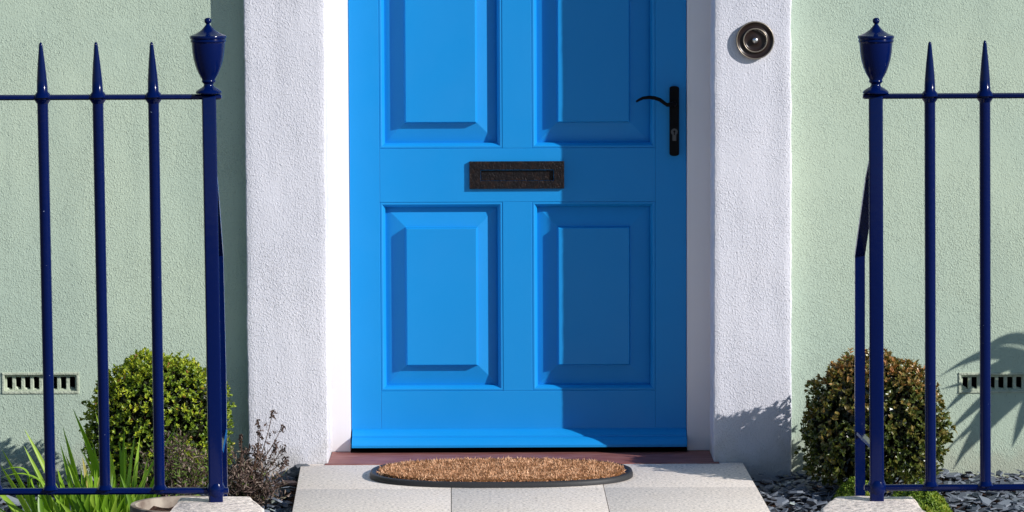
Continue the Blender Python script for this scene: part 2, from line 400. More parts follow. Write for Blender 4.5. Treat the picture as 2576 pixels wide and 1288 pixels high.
# air bricks
def vent(a, b, label):
    mb = MB(); x0, x1, z0, z1 = a.x, b.x, a.z, b.z; t = .007; ti = .012
    mb.box((x0, YW - .003, z1 - t), (x1, YW + .016, z1), .002)
    mb.box((x0, YW - .003, z0), (x1, YW + .016, z0 + t), .002)
    mb.box((x0, YW - .0025, z0 + t - .001), (x0 + t, YW + .016, z1 - t + .001), .002)
    mb.box((x1 - t, YW - .0025, z0 + t - .001), (x1, YW + .016, z1 - t + .001), .002)
    # grid plate set back
    n = 8; pitch = (x1 - x0 - 2 * t) / n; y0, y1 = YW + .0075, YW + .022
    mb.box((x0 + t - .002, y0, z1 - t - .006), (x1 - t + .002, y1, z1 - t + .002), .001)
    mb.box((x0 + t - .002, y0, z0 + t - .002), (x1 - t + .002, y1, z0 + t + .003), .001)
    for k in range(n + 1):
        c = x0 + t + pitch * k; w_ = pitch * .2
        mb.box((c - w_, y0 + .0006, z0 + t + .001), (c + w_, y1, z1 - t - .004), .0015)
        if k < n:   # lumps of old render in the slot corners
            h = U(.004, .012)
            mb.hexa([(c + w_ - .002, y0 + .002, z0 + t), (c + pitch - w_ * U(.8, 1.8), y0 + .002, z0 + t), (c + pitch - w_, y1, z0 + t), (c + w_, y1, z0 + t),
                     (c + w_ - .002, y0 + .002, z0 + t + h), (c + w_ + .003, y0 + .002, z0 + t + .004), (c + pitch - w_, y1, z0 + t + .004), (c + w_, y1, z0 + t + h)])
    o = mb.build('air_brick', M_vent, house); tag(o, label)
    mb = MB(); mb.box((x0 + .004, YW + .06, z0 + .004), (x1 - .004, YW + .07, z1 - .004)); mb.build('vent_void', M_dark, o)
M_vent = Mat('vent_paint', (0.60, 0.62, 0.50), 0.8, 0.2); M_vent.bump(M_vent.noise(160, 3), 0.8, 0.003)
M_vent.color(M_vent.ramp(M_vent.noise(60, 3), [(0.3, (0.40, 0.45, 0.34)), (0.6, (0.52, 0.57, 0.44))]))
vent(v1a, v1b, 'pale green slotted air brick left of the leafy green bush')
vent(v2a, v2b, 'pale green slotted air brick right of the bronze bush')

# ---- door
def dx(u, v=700): return at(u, v, YD).x
def dz(v, u=1288): return at(u, v, YD).z
zt = 2.015; zb_ = dz(1119)
sx0, sx1, sx2, sx3 = DXL + .0015, dx(957), dx(1649), DXR - .0015
m0, m1 = dx(1265), dx(1339)
zr = [dz(1078), dz(983), dz(508), dz(373)]          # bottom rail top .. lock rail
ztop_rail = 1.86
mb = MB(); B = .0014; yb = YD + .044
mb.box((sx0, YD, zb_), (sx1, yb, zt), B); mb.box((sx2, YD, zb_), (sx3, yb, zt), B)
mb.box((sx1, YD, zb_), (sx2, yb, zr[1]), B); mb.box((sx1, YD, zr[2]), (sx2, yb, zr[3]), B); mb.box((sx1, YD, ztop_rail), (sx2, yb, zt), B)
mb.box((m0, YD, zr[1]), (m1, yb, zr[2]), B); mb.box((m0, YD, zr[3]), (m1, yb, ztop_rail), B)
# mouldings round each panel
def ring_profile(mb, x0, z0, x1, z1, prof):
    prev = None
    for ins, y in prof:
        c = [mb.bm.verts.new((x0 + ins, y, z0 + ins)), mb.bm.verts.new((x1 - ins, y, z0 + ins)), mb.bm.verts.new((x1 - ins, y, z1 - ins)), mb.bm.verts.new((x0 + ins, y, z1 - ins))]
        if prev:
            for k in range(4): mb.bm.faces.new((prev[k], prev[(k + 1) % 4], c[(k + 1) % 4], c[k]))
        prev = c
    return prev
boxes = [(sx1, zr[1], m0, zr[2]), (m1, zr[1], sx2, zr[2]), (sx1, zr[3], m0, ztop_rail), (m1, zr[3], sx2, ztop_rail)]
for b in boxes:
    ring_profile(mb, b[0], b[1], b[2], b[3], [(0, YD + .02), (0.0002, YD + .0022), (.0012, YD + .0012), (.0050, YD + .0008), (.0066, YD + .0018), (.0100, YD + .0072), (.0130, YD + .0130), (.0134, YD + .018), (.0136, YD + .034)])
door = mb.build('door', M_door, house); tag(door, 'sky blue panelled wooden front door')
for b in boxes:
    mb = MB(); o = .0131; W_ = dx(1203) - dx(1255); 
    bev = abs(W_)
    last = ring_profile(mb, b[0] + o, b[1] + o, b[2] - o, b[3] - o, [(0, YD + .0265), (bev - .0018, YD + .0145), (bev - .0010, YD + .0135), (bev + .0008, YD + .0010), (bev + .0022, YD - .0010), (bev + .0030, YD - .0012)])
    mb.bm.faces.new(last)
    mb.build('door_panel', M_door, door)
# weather bar
wt, wb = dz(1078), at(1288, 1122, YD - .068).z
prof = [(0, wt), (-.004, wt - .001), (-.014, wt - .004), (-.024, wt - .010), (-.031, wt - .0145), (-.031, wt - .0165), (-.036, wt - .0170), (-.046, wt - .0205), (-.055, wt - .0265), (-.062, wt - .0335), (-.0655, wt - .040), (-.0655, wb + .002), (-.063, wb), (-.04, wb - .0), (0, wb)]
mb = MB(); A = []
for x in (dx(884), dx(1726)):
    A.append([mb.bm.verts.new((x, YD - .0004 + y, z)) for y, z in prof])
for k in range(len(prof)):
    k2 = (k + 1) % len(prof); mb.bm.faces.new((A[0][k], A[0][k2], A[1][k2], A[1][k]))
mb.bm.faces.new(A[0]); mb.bm.faces.new(A[1][::-1])
mb.build('weather_bar', M_door, door, angle=24)
# letter plate
a, b = at(1181, 475, YD), at(1419, 405, YD); fa, fb = at(1209, 455, YD), at(1393, 426, YD)
mb = MB(); y0 = YD - .0085
mb.box((a.x, y0, fb.z), (b.x, YD + .001, b.z), .0012); mb.box((a.x, y0, a.z), (b.x, YD + .001, fa.z), .0012)
mb.box((a.x, y0 + .0003, fa.z - .001), (fa.x, YD + .001, fb.z + .001), .0008); mb.box((fb.x, y0 + .0003, fa.z - .001), (b.x, YD + .001, fb.z + .001), .0008)
tag(mb.build('letter_plate', M_iron, door), 'hammered black iron letter plate')
mb = MB(); mb.box((fa.x + .001, YD - .0010, fa.z + .0005), (fb.x - .001, YD + .0012, fb.z - .002), .001); mb.build('letter_flap', M_iron, door)
# handle
h0, h1 = at(1684, 392, YD), at(1708, 216, YD)
mb = MB(); cx = (h0.x + h1.x) / 2; hw = (h1.x - h0.x) / 2; pts = []
for k in range(9): t = math.pi * k / 8; pts.append((cx + math.cos(t) * hw, h1.z - hw * .45 + math.sin(t) * hw * .45))
for k in range(9): t = math.pi + math.pi * k / 8; pts.append((cx + math.cos(t) * hw, h0.z + hw * .45 + math.sin(t) * hw * .45))
n = len(pts); P = [(x, YD - .011, z) for x, z in pts] + [(x, YD + .001, z) for x, z in pts]
V = mb.faces(P, [tuple(range(n)), tuple(range(n, 2 * n))[::-1]] + [(i, (i + 1) % n, n + (i + 1) % n, n + i) for i in range(n)])
tag(mb.build('handle_plate', M_black, door, angle=40), 'long black handle plate')
mb = MB(); yl = YD - .045
L = [(1696, 262, YD - .008), (1694, 262, yl), (1678, 264, yl), (1671, 259, yl), (1660, 251, yl), (1647, 246.5, yl), (1632, 245, yl), (1618, 246.5, yl), (1608, 251, yl), (1600, 256, yl)]
rad = [.0068, .0068, .005, .0048, .005, .005, .0046, .004, .0034, .0026]
mb.tube([at(*p) for p in L], rad, 12); mb.build('handle_lever', M_black, door, smooth=True)
mb = MB(); kc = at(1696, 331, YD)
mb.lathe([(.0088, 0), (.0088, .0125), (.008, .013)], (kc.x, YD, kc.z), 'Y', 24)
mb.box((kc.x - .005, YD - .0128, kc.z - .023), (kc.x + .005, YD, kc.z - .004), .001)
lock = mb.build('lock_cylinder', M_steel, door)
mb = MB(); mb.lathe([(.0028, .0125), (.0028, .0136)], (kc.x, YD, kc.z + .001), 'Y', 14); mb.box((kc.x - .0012, YD - .0135, kc.z - .008), (kc.x + .0012, YD - .0125, kc.z)); mb.build('keyhole', M_dark, door)

# ---- doorbell
bc = at(1899, 101, 0); bell_y = .0006
mb = MB(); mb.lathe([(.0478, -.003), (.0478, .011), (.0470, .0128), (.0452, .0134), (.0438, .0125), (.042, .0105), (.036, .0088), (.0318, .0098), (.0305, .0128), (.029, .0138), (.0272, .0126), (.0262, .0095), (.022, .0078), (.012, .0074), (.009, .009), (.008, .0092)], (bc.x, bell_y, bc.z), 'Y', 64)
bell = mb.build('doorbell', M_bell, house, angle=60); tag(bell, 'round dark bronze bell push with raised rings')
def torus(R0, r0, y, name, m):
    mb = MB(); rings = []
    for k in range(72):
        t = 2 * math.pi * k / 72; rings.append([mb.bm.verts.new((bc.x + (R0 + r0 * math.cos(q)) * math.cos(t), y - r0 * math.sin(q), bc.z + (R0 + r0 * math.cos(q)) * math.sin(t))) for q in [2 * math.pi * j / 10 for j in range(10)]])
    for k in range(72):
        A, B_ = rings[k], rings[(k + 1) % 72]
        for j in range(10): mb.bm.faces.new((A[j], A[(j + 1) % 10], B_[(j + 1) % 10], B_[j]))
    return mb.build(name, m, bell, smooth=True)
torus(.0463, .0017, bell_y - .0122, 'outer_rim', M_bellrim); torus(.0292, .0017, bell_y - .013, 'inner_rim', M_bellrim)
mb = MB(); mb.lathe([(.0078, .007), (.0078, .012), (.0070, .0150), (.005, .0170), (.0025, .0179), (.0004, .0181)], (bc.x, bell_y, bc.z), 'Y', 28)
mb.build('button', M_button, bell, smooth=True)

# ------------------------------------------------------------------ path of slabs from the gateway to the door
path = bpy.data.objects.new('path', None); COL.objects.link(path); tag(path, kind='structure')
eL = lambda y: -.531 + (.5107 - .531) * (y / .7653) * 1.0
eL = lambda y: (ground(757, 1168).x) + (ground(735, 1288).x - ground(757, 1168).x) * (y / ground(735, 1288).y)
eR = lambda y: (ground(1868, 1163).x) + (ground(1938, 1288).x - ground(1868, 1163).x) * (y / ground(1938, 1288).y)
yA = ground(1700, 1226).y
rows = [-.0205, yA, yA - .40, yA - .80, yA - 1.2, yA - 1.6]
for i in range(len(rows) - 1):
    y0, y1 = rows[i] - .001, rows[i + 1] + .001
    j1 = ground(1133, 1250).x; j2 = ground(1521, 1240).x
    for k in range(3):
        def X(y, q): return [eL(y), j1 + (y - yA) * -.015, j2 + (y - yA) * -.012, eR(y)][q]
        g_ = .0007
        xa0, xb0, xa1, xb1 = X(y0, k) + (g_ if k else 0), X(y0, k + 1) - (g_ if k < 2 else 0), X(y1, k) + (g_ if k else 0), X(y1, k + 1) - (g_ if k < 2 else 0)
        mb = MB(); h = U(-.0006, .0006)
        mb.hexa([(xa1, y1, -.045), (xb1, y1, -.045), (xb0, y0, -.045), (xa0, y0, -.045), (xa1, y1, h), (xb1, y1, h), (xb0, y0, h), (xa0, y0, h)], .0012, 2)
        o = mb.build('paving_slab', M_slab, path, angle=40)
mb = MB(); mb.hexa([(eL(-2.2) + .006, -2.2, -.2), (eR(-2.2) - .006, -2.2, -.2), (eR(0) - .006, 0, -.2), (eL(0) + .006, 0, -.2), (eL(-2.2) + .006, -2.2, -.0445), (eR(-2.2) - .006, -2.2, -.0445), (eR(0) - .006, -.0, -.0445), (eL(0) + .006, 0, -.0445)])
mb.build('mortar_bed', M_soil, path)
mb = MB(); mb.box((eL(0) + .003, -.0206, -.046), (s0.x - .001, -.0036, 0), .001); mb.box((s1.x + .003, -.0206, -.046), (eR(0), -.0036, 0), .001)
mb.build('paving_slab', M_slab, path, angle=40)

# ------------------------------------------------------------------ doormat
mat_l, mat_r = ground(930, 1195, .004).x, ground(1592, 1190, .004).x
my0 = ground(1262, 1228, 0).y; my1 = -.004
mcx, mcy = (mat_l + mat_r) / 2, (my0 + my1) / 2; mhx, mhy = (mat_r - mat_l) / 2, (my1 - my0) / 2
def mat_outline(inset, n=96):
    out = []
    for k in range(n):
        t = 2 * math.pi * k / n; c, s_ = math.cos(t), math.sin(t); e = 2 / 2.5
        out.append((mcx + math.copysign(abs(c) ** e, c) * (mhx - inset), mcy + math.copysign(abs(s_) ** e, s_) * (mhy - inset)))
    return out
mat = empty('doormat', (mcx, mcy, 0), 'oval coir doormat with black rubber border lying before the blue door', 'doormat')
mb = MB(); zz = .001
prof = [(0.0, zz), (-.0, zz + .006), (.002, zz + .0115), (.007, zz + .0135), (.013, zz + .0125), (.017, zz + .009), (.024, zz + .008)]
prev = None
for ins, z in prof:
    r_ = [mb.bm.verts.new((x, y, z)) for x, y in mat_outline(ins)]
    if prev:
        for k in range(len(r_)): mb.bm.faces.new((prev[k], prev[(k + 1) % len(r_)], r_[(k + 1) % len(r_)], r_[k]))
    else: mb.bm.faces.new(r_[::-1])
    prev = r_
mb.bm.faces.new(prev)
tag(mb.build('rubber_border', M_rubber, mat, angle=60), 'black rubber border')
lv = Leaves(); o = mat_outline(.021)
i = 0
def inside(x, y, ins):
    return (abs(x - mcx) / (mhx - ins)) ** 2.5 + (abs(y - mcy) / (mhy - ins)) ** 2.5 < 1
M_coirt = tinted('coir_pile', [(0, (0.24, 0.105, 0.048)), (0.5, (0.64, 0.34, 0.185)), (1, (0.86, 0.55, 0.35))], 0.85, 0.15, 0.15)
while i < 42000:
    x, y = U(mat_l, mat_r), U(my0, my1)
    if not inside(x, y, .026): continue
    i += 1
    clump = noise.noise((x * 48, y * 48, 0)) * 1.3; h = .0105 + .0035 * clump + U(-.002, .002)
    edge = not inside(x, y, .032)
    tilt = Vector((U(-1, 1) * 1.3 + noise.noise((x * 70, y * 70, 3)) * 1.5, U(-1, 1) * 1.3 + noise.noise((x * 70, y * 70, 8)) * 1.5, .8))
    if edge: tilt += Vector(((x - mcx) / mhx, (y - mcy) / mhy, 0)) * .1
    tilt.normalize(); p_ = 0; sd = tilt.cross(rv()).normalized() * U(.0010, .0019)
    p = Vector((x, y, .0095)); q = p + tilt * h * .6; e_ = p + tilt * h + rv() * .005
    lv.poly([p - sd, p + sd, q + sd, q - sd, e_], [(0, 1, 2, 3), (3, 2, 4)], min(1, max(0, .55 + .7 * clump + U(-.15, .15))))
pile = lv.build('coir_pile', M_coirt, mat)
mb = MB(); mb.prism(mat_outline(.026, 60), .006, .0165); mb.build('coir_backing', M_coirbase, mat)

# ------------------------------------------------------------------ railings
def stone(name, poly, zt_, label):
    mb = MB(); mb.prism(poly, ZG - .05, zt_, .008)
    bm = mb.bm
    bmesh.ops.subdivide_edges(bm, edges=[e for e in bm.edges if e.calc_length() > .06], cuts=5, use_grid_fill=True)
    for v in bm.verts:
        q = v.co * 22; d = Vector((noise.noise(q), noise.noise(q + Vector((9, 0, 0))), noise.noise(q + Vector((0, 9, 0))))) * .0028
        v.co += d
    o = mb.build(name, M_stone, None, angle=50); return tag(o, label, 'stone block', 'granite blocks under the gate posts')
zst = ground(541, 1262, .22)
ZST = at(541, 1262, YR).z
def G(u, v): q = ground(u, v, ZST); return (q.x, q.y)
a_ = [G(452, 1249), G(630, 1248), G(666, 1276)]; yl_ = a_[0][1]
lf = G(430, 1284)
stone('stone_block', [a_[0], a_[1], a_[2], (a_[2][0] + .002, -2.32), (a_[1][0], -2.46), (a_[0][0], -2.46), (lf[0] - .012, -2.3), lf][::-1], ZST, 'pale chamfered granite block carrying the left urn-topped post, beside the pot')
ZSR = at(2203, 1258, YR).z
def G(u, v): q = ground(u, v, ZSR); return (q.x, q.y)
b_ = [G(2104, 1247), G(2297, 1247), G(2328, 1288), G(2062, 1277)]
stone('stone_block', [b_[0], b_[1], b_[2], (b_[2][0], -2.33), (b_[1][0], -2.46), (b_[0][0], -2.46), (b_[3][0] - .002, -2.32), b_[3]][::-1], ZSR, 'pale chamfered granite block carrying the right urn-topped post, below the bronze bush')

def urn(mb, c, k):
    prof = [(.0, .0), (33, 0), (34, 3), (32, 7), (28, 10), (22, 14), (15, 18), (12.5, 22), (12.5, 26), (17, 30), (18.5, 33), (17, 36), (17.5, 39), (26, 54), (33, 72), (38.5, 92), (41.5, 112), (43, 132), (43, 137), (45.5, 139), (46.5, 142), (45, 145.5), (44.5, 147), (47, 149), (48, 153), (46.5, 156.5), (42, 158), (30, 163), (18, 171), (10, 180), (6, 185), (4.5, 188), (8, 191), (9.5, 196), (8.5, 201), (4, 204.5), (.2, 205)]
    mb.lathe([(r * k * .96 + 1e-4, h * k * .93) for r, h in prof], c, 'Z', 40)

def bar_mesh(name, base, top, r, tip_z, parent, tip_x, sec):
    mb = MB(); n = 12
    mb.tube([base, base.lerp(top, .5), top], r, n, up=(0, 1, 0))
    # weld beads at the rails
    for p, k in ((top, 1), (base, 1)):
        for s_ in ((.006, .0135) if p is top else (.005, .0125), (-.009, -.017) if p is top else (-.004, -.01)):
            pass
    zt_ = top.z; zb_ = base.z
    d = (top - base).normalized()
    def bead(z0, z1, ra, rb):
        p0 = base + d * ((z0 - base.z) / d.z); p1 = base + d * ((z1 - base.z) / d.z)
        mb.tube([p0, p0.lerp(p1, .35), p1], [ra, (ra * .55 + rb * .45), rb], 12, up=(0, 1, 0))
    bead(zt_ - .004, zt_ - .013, r + .0075, r + .0002); bead(zb_ + .004, zb_ + .013, r + .006, r + .0002)
    bead(zb_ - .003, zb_ - .007, r + .002, r * .6)
    o = mb.build(name, M_rail, parent, angle=40)
    mb = MB(); H = tip_z - zt_
    prof = [(.0, r + .007), (.06, r + .004), (.10, r + .0001), (.3, r * .93), (.6, r * .68), (.85, r * .42), (.94, r * .34), (.975, r * .26), (1, r * .04)]
    mb.tube([Vector((top.x + (tip_x - top.x) * t, top.y, zt_ + H * t)) for t, _ in prof], [q for _, q in prof], 14, up=(0, 1, 0))
    mb.build('spear_point', M_rail, o, angle=50)
    return o
def flat(mb, pts, wx, wy):
    """flat bar swept in a plane: boxes between joints"""
    for p, q in zip(pts, pts[1:]):
        mb.tube([p, q], 1, 4, sq=(wx * .7071, wy * .7071), up=(0, 1, 0))
def railing(name, posts, bars, rails, brace, strap, label, side):
    foot, ptop = posts
    t = empty(name, (foot.x, YR, foot.z), label, 'railing', 'navy railings either side of the gateway')
    # post (octagonal section)
    mb = MB(); r = .0150
    q_ = .0142; rot = Matrix.Rotation(R(7 if side == 'L' else -4), 3, 'Z')
    cs = [rot @ Vector(v) for v in ((-q_, -q_, 0), (q_, -q_, 0), (q_, q_, 0), (-q_, q_, 0))]
    lo_ = foot - Vector((0, 0, .01)); mb.hexa([lo_ + c for c in cs] + [ptop + c for c in cs], .0042, 3)
    rz = rails[1]
    mb.tube([Vector((foot.x, YR, rz - .012)), Vector((foot.x, YR, rz - .006)), Vector((foot.x, YR, rz + .006)), Vector((foot.x, YR, rz + .016))], [r, r + .0035, r + .004, r], 14, up=(0, 1, 0))
    mb.build('post', M_rail, t, angle=35)
    mb = MB(); urn(mb, ptop + Vector((0, 0, .004)), .000800 * 1.0)
    mb.build('urn_finial', M_rail, t, angle=42)
    for zz, nm, hh in ((rails[0], 'top_rail', .0046), (rails[1], 'bottom_rail', .0056)):
        mb = MB(); xe = foot.x if nm == 'bottom_rail' else ptop.x
        xout = xe + (.026 if side == 'L' else -.026); xin = -2.0 if side == 'L' else 2.0
        za, zc = zz, zz
        mb.tube([(xin, YR, za), (0.5 * (xin + xout), YR, (za + zc) / 2), (xout - (.004 if side == 'L' else -.004), YR, zc), (xout, YR, zc)], [hh * 1.4, hh * 1.4, hh * 1.35, hh * 1.0], 8, sq=(1.5 if nm == 'top_rail' else 1.1, .95), up=(0, 0, 1))
        mb.build(nm, M_rail, t, angle=40)
    for (b0, b1, tz, tx) in bars:
        bar_mesh('bar', b0, b1, .0112, tz, t, tx, 12)
    mb = MB(); flat(mb, brace, .021, .010); 
    if strap: flat(mb, strap, .016, .006)
    mb.build('back_stay', M_rail, t, angle=30)
    return t
# left railing
zt_l = at(386, 244, YR).z; zb_l = at(400, 1235, YR).z
bars = []
for ut, ub, vt in ((107, 127, 106), (246, 264.5, 105), (386, 401.5, 105)):
    a, b = at(ub, 1235, YR), at(ut, 244, YR); a.z = zb_l; b.z = zt_l
    tp = at(ut - 5, vt, YR); bars.append((a, b, tp.z, tp.x))
pitch = (bars[2][1].x - bars[0][1].x) / 2
for k in range(1, 9):
    a, b, tz, tx = bars[0]; o_ = Vector((-pitch * k, 0, 0)); bars.append((a + o_, b + o_, tz, tx - pitch * k))
YB = YR + .22
br = [at(528, 380, YR + .02), at(538.5, 500, YR + .08), at(549, 640, YB), at(556, 930, YB), Vector((at(560, 1220, YB).x, YB, ZG - .02))]
st = [at(552, 1140, YR + .01), at(562, 1085, YB)]
railing('railing', (at(543, 1262, YR), at(525, 240, YR)), bars, (zt_l, zb_l), br, st, 'navy iron railing on the left with three spear bars and an urn-topped end post', 'L')
# right railing
zt_r = at(2203, 242, YR).z; zb_r = at(2203, 1227, YR).z
bars = []
for ut, ub, vt in ((2339, 2341, 104), (2477.5, 2479, 101)):
    a, b = at(ub, 1230, YR), at(ut, 242, YR); a.z = zb_r; b.z = zt_r
    tp = at(ut, vt, YR); bars.append((a, b, tp.z, tp.x))
pitch = bars[1][1].x - bars[0][1].x
for k in range(1, 9):
    a, b, tz, tx = bars[1]; o_ = Vector((pitch * k, 0, 0)); bars.append((a + o_, b + o_, tz, tx + pitch * k))
YB = YR + .35
br = [at(2200, 400, YR + .012), at(2190, 450, YR + .05), at(2163, 640, YB), at(2163, 1000, YB), Vector((at(2166, 1220, YB).x, YB, ZG - .02))]
st = [at(2203, 1130, YR + .01), at(2162, 1090, YB)]
railing('railing', (at(2206, 1258, YR), at(2203, 240, YR)), bars, (zt_r, zb_r), br, st, 'navy iron railing on the right whose end post has a bent stay behind it', 'R')

# ------------------------------------------------------------------ slate chippings
lv = Leaves(); random.seed(5)
def chip(x, y, z, s, tint, flatn=0.28):
    n = random.choice((4, 5, 5, 6)); t0 = U(0, 6.28); el = U(.45, .8); th = s * U(.09, .22)
    rot = Matrix.Rotation(U(-.45, .45), 3, 'X') @ Matrix.Rotation(U(-.45, .45), 3, 'Y') @ Matrix.Rotation(U(0, 6.28), 3, 'Z')
    pts = []
    for k in range(n):
        t = t0 + 2 * math.pi * (k + U(-.28, .28)) / n; pts.append(Vector((math.cos(t) * s * U(.75, 1.1), math.sin(t) * s * el * U(.75, 1.1), 0)))
    c = Vector((x, y, z)); vs = [c + rot @ (p + Vector((0, 0, -th / 2))) for p in pts] + [c + rot @ (p * U(.8, .97) + Vector((0, 0, th / 2))) for p in pts]
    lv.poly(vs, [tuple(range(n))[::-1], tuple(range(n, 2 * n))] + [(k, (k + 1) % n, n + (k + 1) % n, n + k) for k in range(n)], tint)
def on_path(x, y, m=.012): return eL(y) - m < x < eR(y) + m
def wally(x): return -.012 if PL0[1].x - .01 < x < PR1[0].x + .02 else YW - .012
cnt = 0
while cnt < 11500:
    x = U(-1.75, 1.75); y = U(-2.25, YW)
    if y < -1.25 and random.random() < .45: continue
    s = random.choice((.011, .014, .017, .020, .024)) * U(.8, 1.2)
    if on_path(x, y, s * .8) or y > wally(x) - s * .5: continue
    cnt += 1
    t = min(1, max(0, random.gauss(.42, .24)))
    chip(x, y, ZG + U(.004, .030), s, t)
for u_, v_, s in ((2480, 1262, .022), (2520, 1250, .024), (2400, 1250, .024), (2560, 1215, .03), (2470, 1205, .03), (2395, 1196, .03), (2000, 1240, .03), (1965, 1262, .028), (2040, 1265, .028), (30, 1262, .045), (70, 1275, .04), (700, 1262, .03), (715, 1230, .025)):
    p = ground(u_, v_, -.02); chip(p.x, p.y, -.018, s, U(.5, .93))
sl = lv.build('slate_chippings', M_slate); tag(sl, 'blue grey slate chippings covering the bed along the house', 'gravel', kind='stuff')
# darker bed beneath
mb = MB(); mb.box((-1.9, -2.6, ZG - .05), (1.9, YW - .001, ZG + .006)); tag(mb.build('planting_bed', M_soil), kind='structure')
# rock against the left surround
mb = MB(); p = ground(778, 1158, -.02)
bmesh.ops.create_icosphere(mb.bm, subdivisions=3, radius=1)
for v in mb.bm.verts:
    n_ = noise.noise(v.co * 1.6 + Vector((3, 1, 7))) * .45 + noise.noise(v.co * 4) * .12
    v.co = Vector((v.co.x * .036, v.co.y * .022, v.co.z * .022)) * (1 + n_) + Vector((p.x - .006, -.028, -.018))
tag(mb.build('rock', M_rock, None, angle=25), 'dark slate rock against the foot of the left white pillar beside the slabs', 'rock')

# ------------------------------------------------------------------ clipped bushes
def bush(name, c, rx, ry, z0, z1, mat_, nros, leafL, leafW, seed, label, top_bronze, per=6, group='clipped round bushes against the wall'):
    random.seed(seed)
    t = empty(name, (c[0], c[1], ZG), label, 'bush', group)
    zc = z0 + (z1 - z0) * .47; rzu = z1 - zc; rzd = zc - z0
    lv = Leaves(); C_ = Vector((c[0], c[1], zc))
    for i in range(nros):
        d = rv()
        if d.z < -.75: d.z = -d.z
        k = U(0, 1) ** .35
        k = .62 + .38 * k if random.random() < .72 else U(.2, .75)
        lump = 1 + .07 * noise.noise(d * 2.6 + Vector((seed, 0, 0))) + .05 * noise.noise(d * 9 + Vector((0, seed, 0))) * (1 if k > .8 else 0)
        rz = rzu if d.z > 0 else rzd
        hx = 1.0
        e = Vector((d.x * rx * hx, d.y * ry * hx, d.z * rz))
        # squarer shoulders, like clipped box
        e.x *= 1 + .08 * abs(d.z); e.y *= 1 + .08 * abs(d.z)
        p = C_ + e * k * lump
        if p.z < ZG + .02: continue
        if noise.noise(p * 42 + Vector((seed, 7, 7))) > .16 and k > .82: continue
        if p.y > YW - .01: p.y = YW - U(.01, .03)
        if random.random() < .10: p += d * U(.004, .014)
        nrm = Vector((d.x / rx, d.y / ry, d.z / rz)).normalized()
        ax = (nrm + rv() * .55 + Vector((0, 0, .25))).normalized()
        tb = random.random()
        patch = noise.noise(p * 16 + Vector((seed, 3, 1))) * .5 + .5
        hgt = (p.z - z0) / (z1 - z0)
        for q in range(per):
            side = ax.cross(rv()).normalized()
            spread = U(.35, 1.25); dd = (ax + side * spread).normalized()
            L_ = leafL * U(.65, 1.15)
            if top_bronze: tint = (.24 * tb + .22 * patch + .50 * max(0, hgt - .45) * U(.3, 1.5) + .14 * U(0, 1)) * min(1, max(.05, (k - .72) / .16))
            else: tint = (.25 * tb + .25 * patch + .34 * U(.5, 1.1) + .16 * max(0, hgt - .5) + (.4 if random.random() < .04 else 0)) * min(1, max(.03, (k - .74) / .16))  # deeper leaves go darker in both tints: inner shade put into leaf colour
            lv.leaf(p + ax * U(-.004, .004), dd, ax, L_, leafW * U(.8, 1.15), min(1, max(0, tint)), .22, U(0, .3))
    for i in range(2600):                # brown inner leaves, coloured near black so the gaps read as shade
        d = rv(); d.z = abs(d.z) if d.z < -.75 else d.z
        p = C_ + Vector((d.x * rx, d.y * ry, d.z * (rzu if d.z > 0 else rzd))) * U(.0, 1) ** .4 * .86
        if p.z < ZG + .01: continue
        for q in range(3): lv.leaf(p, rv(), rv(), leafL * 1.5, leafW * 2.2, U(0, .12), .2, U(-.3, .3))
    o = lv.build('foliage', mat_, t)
    lv = Leaves()
    for i in range(90):
        d = rv(); d.z = abs(d.z) * 1.2 - .2
        a = Vector((c[0] + U(-.02, .02), c[1] + U(-.02, .02), ZG)); b = C_ + Vector((d.x * rx, d.y * ry, d.z * rzu)) * .9
        m_ = a.lerp(b, .5) + rv() * .02
        lv.twig([a, a.lerp(m_, .6), m_, m_.lerp(b, .5) + rv() * .008, b], .0032, .3)
    lv.build('branches', M_bark, t)
    return t
YBL = -.33
cl = at(398, 1045, YBL); lx = (at(590, 1045, YBL).x - at(206, 1045, YBL).x) / 2
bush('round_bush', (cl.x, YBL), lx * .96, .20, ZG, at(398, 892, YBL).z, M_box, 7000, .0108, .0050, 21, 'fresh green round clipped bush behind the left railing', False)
YBR = -.26
cr = at(2200, 1050, YBR); lx = (at(2382, 1050, YBR).x - at(2020, 1050, YBR).x) / 2
bush('round_bush', (cr.x, YBR), lx * 1.0, .19, ZG - .0, at(2200, 892, YBR).z, M_box2, 5200, .0138, .0072, 33, 'darker bronze-tipped clipped bush behind the right railing post', True, 5)

# low bright green mound by the right stone
def mound(c, rx, ry, h, n, seed, label):
    random.seed(seed); lv = Leaves()
    for i in range(n):
        a = U(0, 6.28); k = math.sqrt(U(0, 1)); x = math.cos(a) * k; y = math.sin(a) * k
        hh = h * (1 - k ** 2.5) * (1 + .3 * noise.noise((x * 4, y * 4, seed))) * U(.75, 1.0)
        p = Vector((c[0] + x * rx, c[1] + y * ry, ZG + .01 + hh))
        for q in range(4):
            d = (Vector((x * .6, y * .6, .9)) + rv() * .8).normalized()
            lv.leaf(p, d, Vector((x, y, 1)), U(.006, .011), U(.003, .0045), min(1, max(0, .5 + .5 * noise.noise(p * 25) + U(-.3, .3))), .2, .1)
    o = lv.build('ground_cover_plant', M_cover); return tag(o, label, 'plant', 'low mounds of bright green ground cover')
p = ground(2310, 1262, .0); mound((p.x, p.y), .085, .20, .075, 4200, 4, 'low yellow-green mound spreading right of the right stone block')
p = ground(2160, 1232, .0); mound((p.x - .0, p.y), .065, .10, .065, 1800, 8, 'smaller yellow-green tuft in the slate behind the bent stay')

